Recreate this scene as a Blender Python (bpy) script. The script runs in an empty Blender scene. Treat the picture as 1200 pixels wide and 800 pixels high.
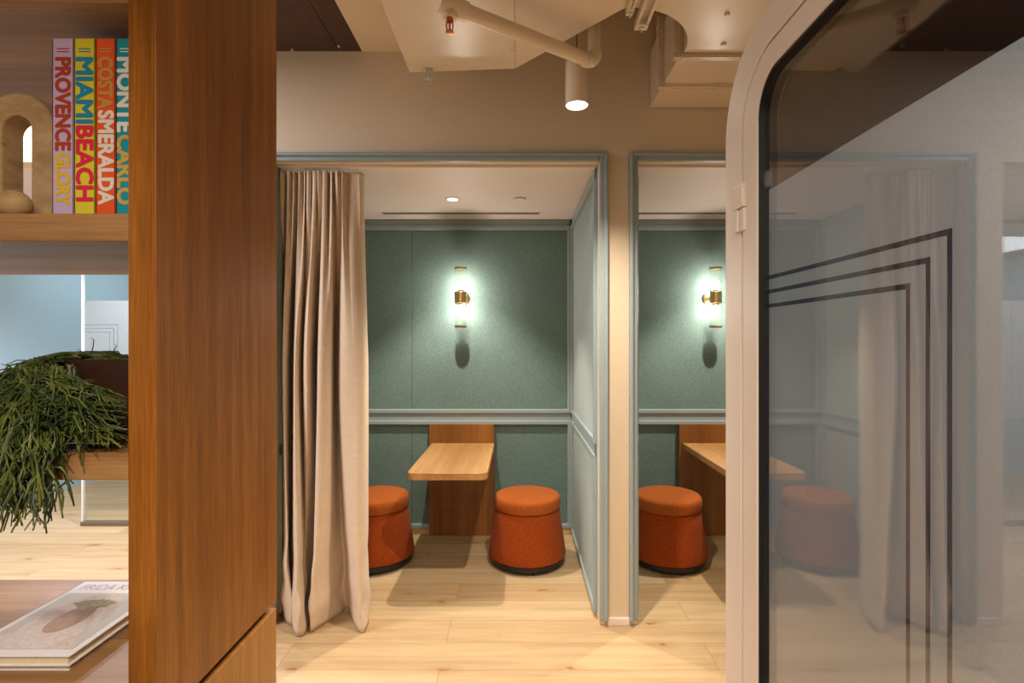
import bpy, bmesh, math, random
from mathutils import Vector, Matrix
R = random.Random(7)
PI = math.pi
scene = bpy.context.scene
COL = scene.collection
F, VX, VY, H = 620.0, 607.0, 400.0, 1.55      # focal length (px), vanishing point, eye height
def P(px, d): return (px - VX) * d / F        # X of a photo column at a depth
def Zp(py, d): return H + (VY - py) * d / F   # Z of a photo row at a depth

# ------------------------------------------------------------------ materials
def lin(c):
    r = []
    for v in c:
        v /= 255.0
        r.append(v / 12.92 if v <= 0.04045 else ((v + 0.055) / 1.055) ** 2.4)
    return (r[0], r[1], r[2], 1.0)
def base_mat(name):
    m = bpy.data.materials.new(name); m.use_nodes = True
    nt = m.node_tree; b = nt.nodes['Principled BSDF']
    return m, nt, b
def N(nt, t, **kw):
    n = nt.nodes.new(t)
    for k, v in kw.items():
        if k.startswith('i_'):
            n.inputs[k[2:].replace('_', ' ')].default_value = v
        else: setattr(n, k, v)
    return n
def mixc(nt, fac, a, b, mode='MIX'):
    n = nt.nodes.new('ShaderNodeMix'); n.data_type = 'RGBA'; n.blend_type = mode
    for s, v in ((n.inputs[0], fac), (n.inputs[6], a), (n.inputs[7], b)):
        if isinstance(v, bpy.types.NodeSocket): nt.links.new(v, s)
        else: s.default_value = v
    return n.outputs[2]
def ramp(nt, src, stops):
    n = nt.nodes.new('ShaderNodeValToRGB')
    e = n.color_ramp.elements
    while len(e) < len(stops): e.new(0.5)
    for el, (p, c) in zip(e, stops): el.position = p; el.color = c
    nt.links.new(src, n.inputs[0]); return n.outputs[0]
def coords(nt, scale=(1, 1, 1), kind='Object', loc=(0, 0, 0)):
    if kind == 'World':
        g = nt.nodes.new('ShaderNodeNewGeometry'); s = g.outputs['Position']
    else:
        t = nt.nodes.new('ShaderNodeTexCoord'); s = t.outputs[kind]
    mp = nt.nodes.new('ShaderNodeMapping'); mp.inputs['Scale'].default_value = scale
    mp.inputs['Location'].default_value = loc
    nt.links.new(s, mp.inputs[0]); return mp.outputs[0]
def bump(nt, b, src, strength, dist=0.01):
    n = nt.nodes.new('ShaderNodeBump'); n.inputs['Strength'].default_value = strength
    n.inputs['Distance'].default_value = dist
    nt.links.new(src, n.inputs['Height']); nt.links.new(n.outputs[0], b.inputs['Normal'])
def noise(nt, vec, scale, detail=3, rough=0.55):
    n = nt.nodes.new('ShaderNodeTexNoise'); n.inputs['Scale'].default_value = scale
    n.inputs['Detail'].default_value = detail; n.inputs['Roughness'].default_value = rough
    nt.links.new(vec, n.inputs['Vector']); return n.outputs['Fac']

def plain(name, c, rough=0.5, metal=0.0, var=0.04, nscale=30, bumps=0.0, spec=0.5):
    m, nt, b = base_mat(name)
    l = lin(c); v = coords(nt); f = noise(nt, v, nscale)
    d = tuple(x * (1 - var) for x in l[:3]) + (1,); u = tuple(min(1, x * (1 + var)) for x in l[:3]) + (1,)
    nt.links.new(ramp(nt, f, [(0.3, d), (0.7, u)]), b.inputs['Base Color'])
    b.inputs['Roughness'].default_value = rough; b.inputs['Metallic'].default_value = metal
    b.inputs['Specular IOR Level'].default_value = spec
    if bumps: bump(nt, b, f, bumps, 0.002)
    return m
def felt(name, c, var=0.10, rough=0.95, scale=260, bmp=0.4):
    m, nt, b = base_mat(name); l = lin(c); v = coords(nt)
    f = noise(nt, v, scale, 4, 0.7); f2 = noise(nt, v, 3.0, 2)
    a = ramp(nt, f, [(0.25, tuple(x * (1 - var * 2) for x in l[:3]) + (1,)), (0.75, tuple(min(1, x * (1 + var * 2)) for x in l[:3]) + (1,))])
    k = ramp(nt, f2, [(0.3, (0.94, 0.94, 0.94, 1)), (0.7, (1.03, 1.03, 1.03, 1))])
    nt.links.new(mixc(nt, 1.0, a, k, 'MULTIPLY'), b.inputs['Base Color'])
    b.inputs['Roughness'].default_value = rough; b.inputs['Specular IOR Level'].default_value = 0.15
    b.inputs['Sheen Weight'].default_value = 0.04
    bump(nt, b, f, bmp, 0.002); return m
def wood(name, dark, light, axis='z', rough=0.42, scale=1.0, contrast=1.0, coat=0.0):
    """straight-grained veneer, the grain running along the axis"""
    m, nt, b = base_mat(name)
    s = {'z': (1, 1, 0.035), 'x': (0.035, 1, 1), 'y': (1, 0.035, 1)}[axis]
    v = coords(nt, tuple(k * scale for k in s))
    broad = noise(nt, v, 9, 2, 0.5); mid = noise(nt, v, 45, 3, 0.6); fine = noise(nt, v, 260, 2, 0.6)
    D, L = lin(dark), lin(light)
    base = ramp(nt, broad, [(0.32, D), (0.68, L)])
    k1 = ramp(nt, mid, [(0.25, (1 - .22 * contrast,) * 3 + (1,)), (0.75, (1 + .12 * contrast,) * 3 + (1,))])
    k2 = ramp(nt, fine, [(0.3, (1 - .16 * contrast,) * 3 + (1,)), (0.7, (1 + .10 * contrast,) * 3 + (1,))])
    c = mixc(nt, 1.0, mixc(nt, 1.0, base, k1, 'MULTIPLY'), k2, 'MULTIPLY')
    nt.links.new(c, b.inputs['Base Color'])
    b.inputs['Roughness'].default_value = rough; b.inputs['Coat Weight'].default_value = coat
    b.inputs['Coat Roughness'].default_value = 0.35
    bump(nt, b, fine, 0.12, 0.001); return m
def oak_floor():
    m, nt, b = base_mat('oak_planks')
    v = coords(nt, (1, 1, 1), 'World', (0.37, -2.5, 0))
    br = N(nt, 'ShaderNodeTexBrick', offset=0.37, offset_frequency=2)
    br.inputs['Scale'].default_value = 1.0; br.inputs['Brick Width'].default_value = 2.1
    br.inputs['Row Height'].default_value = 0.222; br.inputs['Mortar Size'].default_value = 0.0014
    br.inputs['Mortar Smooth'].default_value = 0.2; br.inputs['Bias'].default_value = 0.0
    br.inputs['Color1'].default_value = (0, 0, 0, 1); br.inputs['Color2'].default_value = (1, 1, 1, 1)
    br.inputs['Mortar'].default_value = (0.5, 0.5, 0.5, 1)
    nt.links.new(v, br.inputs['Vector'])
    tone = br.outputs['Color']
    gv = coords(nt, (0.07, 1, 1), 'World')
    off = N(nt, 'ShaderNodeVectorMath', operation='ADD'); nt.links.new(gv, off.inputs[0])
    sc = N(nt, 'ShaderNodeVectorMath', operation='SCALE'); sc.inputs['Scale'].default_value = 7.0
    nt.links.new(tone, sc.inputs[0]); nt.links.new(sc.outputs[0], off.inputs[1])
    g1 = noise(nt, off.outputs[0], 16, 4, 0.6); g2 = noise(nt, off.outputs[0], 90, 3, 0.6)
    base = ramp(nt, tone, [(0.0, lin((186, 157, 116))), (0.5, lin((196, 169, 128))), (1.0, lin((203, 179, 141)))])
    k1 = ramp(nt, g1, [(0.28, (0.80, 0.77, 0.72, 1)), (0.65, (1.05, 1.05, 1.05, 1))])
    k2 = ramp(nt, g2, [(0.3, (0.93, 0.92, 0.91, 1)), (0.7, (1.04, 1.04, 1.04, 1))])
    c = mixc(nt, 1.0, mixc(nt, 1.0, base, k1, 'MULTIPLY'), k2, 'MULTIPLY')
    # knots
    kv = coords(nt, (1.15, 2.6, 1), 'World', (0.3, 0.15, 0))
    wob = noise(nt, coords(nt, (1, 1, 1), 'World'), 9, 3)
    add = N(nt, 'ShaderNodeVectorMath', operation='MULTIPLY_ADD')
    add.inputs[1].default_value = (0.16, 0.16, 0.0)
    cmb = N(nt, 'ShaderNodeCombineXYZ'); nt.links.new(wob, cmb.inputs[0]); nt.links.new(wob, cmb.inputs[1])
    nt.links.new(cmb.outputs[0], add.inputs[0]); nt.links.new(kv, add.inputs[2])
    vo = N(nt, 'ShaderNodeTexVoronoi', voronoi_dimensions='2D'); vo.inputs['Scale'].default_value = 1.5
    nt.links.new(add.outputs[0], vo.inputs['Vector'])
    halo = ramp(nt, vo.outputs['Distance'], [(0.02, (1, 1, 1, 1)), (0.20, (0, 0, 0, 1))])
    core = ramp(nt, vo.outputs['Distance'], [(0.014, (1, 1, 1, 1)), (0.06, (0, 0, 0, 1))])
    sepc = N(nt, 'ShaderNodeSeparateColor'); nt.links.new(vo.outputs['Color'], sepc.inputs[0])
    gate = ramp(nt, sepc.outputs[0], [(0.36, (0, 0, 0, 1)), (0.50, (1, 1, 1, 1))])
    halo = mixc(nt, 1.0, halo, gate, 'MULTIPLY'); core = mixc(nt, 1.0, core, gate, 'MULTIPLY')
    c = mixc(nt, halo, c, mixc(nt, 0.36, c, lin((165, 120, 70))))
    c = mixc(nt, core, c, lin((142, 98, 54)))
    c = mixc(nt, br.outputs['Fac'], c, lin((150, 112, 72)))
    nt.links.new(c, b.inputs['Base Color'])
    rr = ramp(nt, g1, [(0.3, (0.50,) * 3 + (1,)), (0.7, (0.40,) * 3 + (1,))])
    nt.links.new(rr, b.inputs['Roughness']); b.inputs['Specular IOR Level'].default_value = 0.35
    bump(nt, b, g2, 0.06, 0.002); return m
def linen():
    m, nt, b = base_mat('linen_cloth')
    vh = coords(nt, (1, 1, 30)); vv = coords(nt, (30, 30, 1))
    h = noise(nt, vh, 14, 3, 0.7); w = noise(nt, vv, 14, 3, 0.7)
    s = N(nt, 'ShaderNodeMath', operation='ADD'); nt.links.new(h, s.inputs[0]); nt.links.new(w, s.inputs[1])
    l = lin((222, 200, 174))
    c = ramp(nt, s.outputs[0], [(0.35, tuple(x * 0.84 for x in l[:3]) + (1,)), (0.65, tuple(min(1, x * 1.04) for x in l[:3]) + (1,))])
    s.operation = 'MULTIPLY_ADD'; s.inputs[1].default_value = 0.5; s.inputs[2].default_value = 0.0
    s2 = N(nt, 'ShaderNodeMath', operation='AVERAGE') if False else None
    nt.links.remove(s.inputs[1].links[0]) if s.inputs[1].links else None
    s.inputs[1].default_value = 0.5; hw = N(nt, 'ShaderNodeMath', operation='MULTIPLY'); hw.inputs[1].default_value = 0.5
    nt.links.new(w, hw.inputs[0]); nt.links.new(hw.outputs[0], s.inputs[2])
    nt.links.new(c, b.inputs['Base Color'])
    b.inputs['Roughness'].default_value = 0.9; b.inputs['Specular IOR Level'].default_value = 0.2
    b.inputs['Sheen Weight'].default_value = 0.2
    bump(nt, b, s.outputs[0], 0.15, 0.002); return m
def stone():
    m, nt, b = base_mat('travertine'); v = coords(nt, (1, 1, 2.2))
    f = noise(nt, v, 14, 5, 0.65); vo = N(nt, 'ShaderNodeTexVoronoi'); vo.inputs['Scale'].default_value = 45
    nt.links.new(coords(nt, (1, 1, 1.6)), vo.inputs['Vector'])
    pit = ramp(nt, vo.outputs['Distance'], [(0.08, (1, 1, 1, 1)), (0.16, (0, 0, 0, 1))])
    gate = ramp(nt, noise(nt, v, 22, 2), [(0.5, (0, 0, 0, 1)), (0.6, (1, 1, 1, 1))])
    pg = mixc(nt, 1.0, pit, gate, 'MULTIPLY')
    c = ramp(nt, f, [(0.3, lin((166, 134, 88))), (0.55, lin((196, 164, 116))), (0.75, lin((212, 184, 140)))])
    nt.links.new(mixc(nt, pg, c, lin((110, 82, 52))), b.inputs['Base Color'])
    b.inputs['Roughness'].default_value = 0.7; bump(nt, b, f, 0.2, 0.004); return m
def glass(name, tint=(1, 1, 1), ior=1.5, rough=0.0):
    """clear sheet glass: see-through, mirroring by Fresnel"""
    m, nt, b = base_mat(name); nt.nodes.remove(b)
    fr = N(nt, 'ShaderNodeFresnel'); g = N(nt, 'ShaderNodeNewGeometry')
    io = N(nt, 'ShaderNodeMix'); io.inputs[2].default_value = ior; io.inputs[3].default_value = 1.0 / ior   # the same index for both faces of a sheet
    nt.links.new(g.outputs['Backfacing'], io.inputs[0]); nt.links.new(io.outputs[0], fr.inputs['IOR'])
    tr = N(nt, 'ShaderNodeBsdfTransparent'); tr.inputs[0].default_value = tint + (1,)
    gl = N(nt, 'ShaderNodeBsdfGlossy'); gl.inputs['Roughness'].default_value = rough
    mx = N(nt, 'ShaderNodeMixShader'); nt.links.new(fr.outputs[0], mx.inputs[0])
    nt.links.new(tr.outputs[0], mx.inputs[1]); nt.links.new(gl.outputs[0], mx.inputs[2])
    nt.links.new(mx.outputs[0], nt.nodes['Material Output'].inputs[0]); return m
def film(name, c, clear, speckle=700):
    """translucent printed film, a dot pattern that lets some light straight through"""
    m, nt, b = base_mat(name); nt.nodes.remove(b)
    tr = N(nt, 'ShaderNodeBsdfTransparent'); df = N(nt, 'ShaderNodeBsdfDiffuse'); df.inputs[0].default_value = lin(c)
    tl = N(nt, 'ShaderNodeBsdfTranslucent'); tl.inputs[0].default_value = lin(c)
    a = N(nt, 'ShaderNodeMixShader'); a.inputs[0].default_value = 0.35
    nt.links.new(df.outputs[0], a.inputs[1]); nt.links.new(tl.outputs[0], a.inputs[2])
    f = noise(nt, coords(nt), speckle, 1)
    k = ramp(nt, f, [(0.35, (max(0, clear - .08),) * 3 + (1,)), (0.65, (min(1, clear + .08),) * 3 + (1,))])
    mx = N(nt, 'ShaderNodeMixShader'); nt.links.new(k, mx.inputs[0])
    nt.links.new(a.outputs[0], mx.inputs[1]); nt.links.new(tr.outputs[0], mx.inputs[2])
    nt.links.new(mx.outputs[0], nt.nodes['Material Output'].inputs[0]); return m
def glow(name, c, strength):
    m, nt, b = base_mat(name); nt.nodes.remove(b)
    e = N(nt, 'ShaderNodeEmission'); e.inputs[0].default_value = c + (1,); e.inputs[1].default_value = strength
    nt.links.new(e.outputs[0], nt.nodes['Material Output'].inputs[0]); return m
def stems():
    m, nt, b = base_mat('plant_stems'); f = noise(nt, coords(nt), 22, 3, 0.7)
    c = ramp(nt, f, [(0.3, lin((22, 32, 8))), (0.5, lin((60, 76, 22))), (0.72, lin((124, 128, 48)))])
    nt.links.new(c, b.inputs['Base Color']); b.inputs['Roughness'].default_value = 0.5; return m

M = {}
M['floor'] = oak_floor()
M['cream'] = plain('cream_paint', (222, 203, 174), 0.62, var=0.015, nscale=4)
M['duct'] = plain('cream_gloss_paint', (228, 210, 186), 0.27, var=0.02, nscale=5)
M['white'] = plain('white_paint', (236, 220, 211), 0.6, var=0.012, nscale=4)
M['slab'] = plain('slab_paint', (196, 160, 116), 0.8, var=0.05, nscale=4)
M['dark_board'] = plain('dark_brown_board', (74, 50, 38), 0.75, var=0.16, nscale=16)
M['trim'] = plain('grey_blue_trim', (150, 164, 166), 0.36, var=0.015, nscale=6)
M['green_felt'] = felt('green_felt', (110, 132, 126), var=0.13, bmp=0.9, scale=100)
M['grey_felt'] = felt('pale_grey_felt', (160, 175, 171), var=0.05)
M['dark_felt'] = felt('dark_felt', (104, 88, 92), var=0.2, scale=420)
M['shelf_v'] = wood('shelf_veneer', (122, 70, 20), (168, 106, 38), 'z', 0.36, 1.0, 1.6)
M['shelf_h'] = wood('shelf_veneer_lengthwise', (132, 92, 54), (178, 136, 90), 'x', 0.4, 1.0)
M['cab_v'] = wood('cabinet_veneer', (156, 100, 40), (190, 132, 62), 'z', 0.4)
M['table_v'] = wood('table_panel_veneer', (118, 70, 28), (158, 102, 46), 'z', 0.4)
M['table_t'] = wood('table_top_veneer', (168, 122, 70), (198, 152, 98), 'y', 0.38)
M['oak_base'] = wood('oak_baseboard', (206, 170, 122), (222, 188, 142), 'x', 0.45)
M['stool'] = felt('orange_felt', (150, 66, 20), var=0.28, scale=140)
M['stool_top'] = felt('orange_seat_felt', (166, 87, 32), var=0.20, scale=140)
M['black'] = plain('black_plastic', (22, 20, 20), 0.45, var=0.1)
M['gasket'] = plain('black_rubber', (12, 10, 10), 0.5, var=0.1)
M['brass'] = plain('brushed_brass', (224, 192, 136), 0.28, 1.0, var=0.06, nscale=60)
M['chrome'] = plain('chrome', (225, 220, 214), 0.3, 1.0, var=0.03)
M['copper'] = plain('copper_brass', (190, 112, 62), 0.3, 1.0, var=0.06)
M['linen'] = linen()
M['stone'] = stone()
M['pod'] = plain('pod_lacquer', (222, 206, 192), 0.38, var=0.012, nscale=5)
M['shelf_h'].node_tree.nodes['Principled BSDF'].inputs['Specular IOR Level'].default_value = 0.2
M['shelf_v'].node_tree.nodes['Principled BSDF'].inputs['Specular IOR Level'].default_value = 0.28
M['clear'] = glass('clear_glass', (0.98, 0.99, 0.985), 1.5)
M['pod_glass'] = glass('coated_door_glass', (0.98, 0.98, 0.98), 1.9)
M['tube'] = glass('lamp_glass', (0.99, 0.98, 0.96), 1.14)
M['film'] = film('frosted_film', (212, 224, 236), 0.20)
M['film_line'] = film('line_film', (76, 104, 146), 0.7, 900)
M['film_far'] = film('partition_film', (186, 190, 190), 0.42, 500)
M['bulb'] = glow('lit_frosted_bulb', (1.0, 0.90, 0.83), 135.0)
M['lens'] = glow('lit_lens', (1.0, 0.93, 0.84), 14.0)
M['blue'] = plain('pale_blue_wall', (172, 200, 212), 0.5, var=0.02, nscale=2)
M['teal'] = plain('soft_teal_wall', (128, 172, 182), 0.5, var=0.02, nscale=2)
M['rail'] = plain('bronze_rail', (120, 104, 84), 0.45, 0.2)
M['edge'] = plain('white_edge', (240, 242, 242), 0.3)
M['stems'] = stems()
M['pot'] = plain('dark_brown_pot', (60, 32, 18), 0.6, var=0.1)
M['soil'] = plain('soil', (40, 30, 22), 0.95, var=0.3, nscale=80, bumps=0.6)
M['paper'] = plain('page_edges', (220, 204, 176), 0.85, var=0.08, nscale=220)
M['paper_tan'] = plain('tan_page_edges', (224, 206, 176), 0.85, var=0.1, nscale=220)
def card(name, c): return plain(name, c, 0.5, var=0.03, nscale=40)

# ------------------------------------------------------------------ mesh helpers
WL = {}
def box(bm, x0, x1, y0, y1, z0, z1):
    vs = [bm.verts.new(p) for p in ((x0, y0, z0), (x1, y0, z0), (x1, y1, z0), (x0, y1, z0), (x0, y0, z1), (x1, y0, z1), (x1, y1, z1), (x0, y1, z1))]
    for f in ((0, 3, 2, 1), (4, 5, 6, 7), (0, 1, 5, 4), (1, 2, 6, 5), (2, 3, 7, 6), (3, 0, 4, 7)): bm.faces.new([vs[i] for i in f])
    return bm
def B(*a): return box(bmesh.new(), *a)
def tube(bm, pts, rad, n=12, cap=True):
    """round rod through points; rad one radius or one per point"""
    pts = [Vector(p) for p in pts]; k = len(pts)
    rs = rad if isinstance(rad, (list, tuple)) else [rad] * k
    rings = []; up = None
    for i, p in enumerate(pts):
        t = (pts[min(i + 1, k - 1)] - pts[max(i - 1, 0)]).normalized()
        if up is None:
            up = Vector((0, 0, 1)) if abs(t.z) < 0.9 else Vector((1, 0, 0))
        s = t.cross(up)
        if s.length < 1e-4: s = t.orthogonal()
        s.normalize(); up = s.cross(t).normalized()
        rings.append([bm.verts.new(p + (s * math.cos(2 * PI * j / n) + up * math.sin(2 * PI * j / n)) * rs[i]) for j in range(n)])
    for a, b in zip(rings, rings[1:]):
        for j in range(n): bm.faces.new((a[j], a[(j + 1) % n], b[(j + 1) % n], b[j]))
    if cap: bm.faces.new(rings[0][::-1]); bm.faces.new(rings[-1])
    return bm
def lathe(bm, prof, c=(0, 0, 0), axis='z', n=40):
    """turn (r, h) about an axis through c"""
    rings = []
    for r, h in prof:
        ring = []
        for j in range(n):
            a = 2 * PI * j / n; u, v = r * math.cos(a), r * math.sin(a)
            p = (u, v, h) if axis == 'z' else ((u, h, v) if axis == 'y' else (h, u, v))
            ring.append(bm.verts.new((p[0] + c[0], p[1] + c[1], p[2] + c[2])))
        rings.append(ring)
    for a, b in zip(rings, rings[1:]):
        for j in range(n): bm.faces.new((a[j], a[(j + 1) % n], b[(j + 1) % n], b[j]))
    if prof[0][0] > 1e-6: bm.faces.new(rings[0][::-1])
    if prof[-1][0] > 1e-6: bm.faces.new(rings[-1])
    bmesh.ops.remove_doubles(bm, verts=bm.verts, dist=1e-6)
    return bm
def prism(bm, poly, axis, a, b):
    """extrude a 2-D polygon along an axis: z -> (x, y), x -> (y, z), y -> (x, z)"""
    def pt(u, v, h): return {'z': (u, v, h), 'x': (h, u, v), 'y': (u, h, v)}[axis]
    lo = [bm.verts.new(pt(u, v, a)) for u, v in poly]; hi = [bm.verts.new(pt(u, v, b)) for u, v in poly]
    bm.faces.new(lo[::-1]); bm.faces.new(hi); n = len(poly)
    for i in range(n): bm.faces.new((lo[i], lo[(i + 1) % n], hi[(i + 1) % n], hi[i]))
    return bm
def rrect(u0, u1, v0, v1, r, n=12):
    o = []
    for cu, cv, a0 in ((u1 - r, v0 + r, -PI / 2), (u1 - r, v1 - r, 0), (u0 + r, v1 - r, PI / 2), (u0 + r, v0 + r, PI)):
        for i in range(n + 1):
            a = a0 + PI / 2 * i / n; o.append((cu + r * math.cos(a), cv + r * math.sin(a)))
    return o
def ring(bm, outer, inner, axis, a, b):
    """frame between two loops with equal point counts, from a to b along the axis"""
    def pt(u, v, h): return {'z': (u, v, h), 'x': (h, u, v), 'y': (u, h, v)}[axis]
    L = [[bm.verts.new(pt(u, v, h)) for u, v in lp] for lp in (outer, inner) for h in (a, b)]
    n = len(outer); oa, ob, ia, ib = L
    for i in range(n):
        j = (i + 1) % n
        for q in ((oa[i], oa[j], ob[j], ob[i]), (ib[i], ib[j], ia[j], ia[i]), (ob[i], ob[j], ib[j], ib[i]), (ia[i], ia[j], oa[j], oa[i])): bm.faces.new(q)
    return bm
def obj(name, bm, mat, parent=None, smooth=False, bevel=0.0, loc=None, seg=2):
    bmesh.ops.recalc_face_normals(bm, faces=bm.faces)
    off = Vector(WL.get(parent.name, (0, 0, 0))) if parent else Vector(loc or (0, 0, 0))
    if off.length: bmesh.ops.translate(bm, verts=bm.verts, vec=-off)
    me = bpy.data.meshes.new(name); bm.to_mesh(me); bm.free()
    if smooth:
        for p in me.polygons: p.use_smooth = True
    o = bpy.data.objects.new(name, me); COL.objects.link(o); me.materials.append(mat)
    if parent: o.parent = parent; WL[o.name] = tuple(off)
    else: o.location = off; WL[o.name] = tuple(off)
    if bevel:
        b = o.modifiers.new('bevel', 'BEVEL'); b.width = bevel; b.segments = seg; b.limit_method = 'ANGLE'; b.angle_limit = 0.7
    if smooth:
        try: me.set_sharp_from_angle(angle=0.7)
        except Exception: pass
    return o
def tag(o, label, cat, group=None, kind=None):
    if label: o['label'] = label
    if cat: o['category'] = cat
    if group: o['group'] = group
    if kind: o['kind'] = kind
    return o
def thing(name, label, cat, loc=(0, 0, 0), group=None):
    o = bpy.data.objects.new(name, None); COL.objects.link(o); o.location = loc
    o.empty_display_size = 0.1; WL[o.name] = tuple(loc)
    return tag(o, label, cat, group)
def struct(name, bm, mat, label=None, cat=None, **kw):
    o = obj(name, bm, mat, **kw); return tag(o, label, cat, kind='structure')
def dup(root, delta, label):
    r = root.copy(); COL.objects.link(r); r.location = root.location + Vector(delta); r['label'] = label
    for ch in list(root.children):
        c = ch.copy(); COL.objects.link(c); c.parent = r
        for g in list(ch.children):
            d = g.copy(); COL.objects.link(d); d.parent = c
    return r
def text_bm(s, w, h, bold=0.02, depth=0.0):
    """lettering fitted to w x h, lower left at the origin, in the XY plane"""
    cu = bpy.data.curves.new('lettering_source', 'FONT'); cu.body = s; cu.size = 1.0; cu.offset = bold; cu.extrude = 0.0
    cu.resolution_u = 3
    o = bpy.data.objects.new('lettering_source', cu); COL.objects.link(o)
    bpy.context.view_layer.update(); dg = bpy.context.evaluated_depsgraph_get()
    me = bpy.data.meshes.new_from_object(o.evaluated_get(dg)); bm = bmesh.new(); bm.from_mesh(me)
    bpy.data.objects.remove(o); bpy.data.curves.remove(cu); bpy.data.meshes.remove(me)
    xs = [v.co.x for v in bm.verts]; ys = [v.co.y for v in bm.verts]
    x0, x1, y0, y1 = min(xs), max(xs), min(ys), max(ys)
    for v in bm.verts: v.co = ((v.co.x - x0) / (x1 - x0) * w, (v.co.y - y0) / (y1 - y0) * h, 0)
    return bm

# ------------------------------------------------------------------ camera
cam = bpy.data.cameras.new('camera'); co = bpy.data.objects.new('camera', cam); COL.objects.link(co)
co.location = (0, 0, H); co.rotation_euler = (PI / 2, 0, 0)
cam.sensor_width = 36.0; cam.lens = 36.0 * F / 1200.0; cam.shift_x = -(VX - 600.0) / 1200.0; cam.clip_start = 0.02
scene.camera = co

# ------------------------------------------------------------------ room shell
DP, DB = 2.90, 4.275            # front of the booths, felt on the booths' back wall
ZC = 2.533                      # ceiling inside the booths and the side room
struct('floor', B(-8, 5, -3.5, 9, -0.08, 0), M['floor'])
struct('ceiling', B(-8, 5, -3.5, 9, 3.5, 3.6), M['slab'])
bx = [(-1.345, 0.445), (0.655, 2.445)]       # the two booths' inner widths
# front wall above the openings, its piers and partitions
bm = bmesh.new(); box(bm, -4.75, 2.8, DP, DP + 0.10, ZC, 3.5)
struct('wall_front', bm, M['cream'], 'cream wall above the two booth openings', 'wall')
for nm, x0, x1 in (('wall_left_pier', -1.555, -1.345), ('wall_middle_pier', 0.445, 0.655), ('wall_right_pier', 2.445, 2.655)):
    struct(nm, B(x0, x1, DP, 4.46, 0, ZC), M['cream'])
    struct('baseboard_' + nm[5:], B(x0 + 0.045, x1 - 0.045, DP - 0.016, DP, 0, 0.042), M['white'], bevel=0.004)
struct('wall_back', B(-1.555, 2.655, 4.30, 4.46, 0, 3.5), M['cream'])
struct('ceiling_booths', B(-1.36, 2.46, DP + 0.10, 4.32, ZC, ZC + 0.06), M['white'])
struct('ceiling_side_room', B(-4.72, -1.555, DP + 0.10, 7.9, 2.575, 2.64), M['white'])
struct('wall_left', B(-4.85, -4.72, 1.2, 8, 0, 3.5), M['blue'])
struct('wall_far', B(-4.72, -1.4, 7.9, 8.0, 0, 3.5), M['blue'])
struct('trim_6', B(-4.0, -1.6, 6.2, 6.35, 1.62, 2.57), M['teal'])
struct('wall_right', B(2.66, 2.8, -3.5, DP, 0, 3.5), M['cream'])
struct('ceiling_dark_left', B(-4.72, -0.978, -1.5, DP, 3.14, 3.17), M['dark_board'])
struct('ceiling_dark_strip', B(-0.974, -0.855, -1.5, DP, 3.14, 3.17), M['dark_board'])
struct('ceiling_soffit', B(-0.853, -0.30, -1.5, DP, 3.138, 3.17), M['cream'])
ti = [0]
def trim(bm, bevel=0.004, mat='trim'):
    ti[0] += 1
    return struct('trim_%d' % ti[0] if ti[0] < 6 else 'trim_%d' % (ti[0] + 1), bm, M[mat], bevel=bevel)
def frame_xz(bm, x0, x1, z0, z1, w, y0, y1, bottom=True):
    o = [(x0, z0), (x1, z0), (x1, z1), (x0, z1)]; i = [(x0 + w, z0 + w), (x1 - w, z0 + w), (x1 - w, z1 - w), (x0 + w, z1 - w)]
    ring(bm, o, i, 'y', y0, y1)
def frame_yz(bm, y0, y1, z0, z1, w, x0, x1):
    o = [(y0, z0), (y1, z0), (y1, z1), (y0, z1)]; i = [(y0 + w, z0 + w), (y1 - w, z0 + w), (y1 - w, z1 - w), (y0 + w, z1 - w)]
    ring(bm, o, i, 'x', x0, x1)
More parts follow.
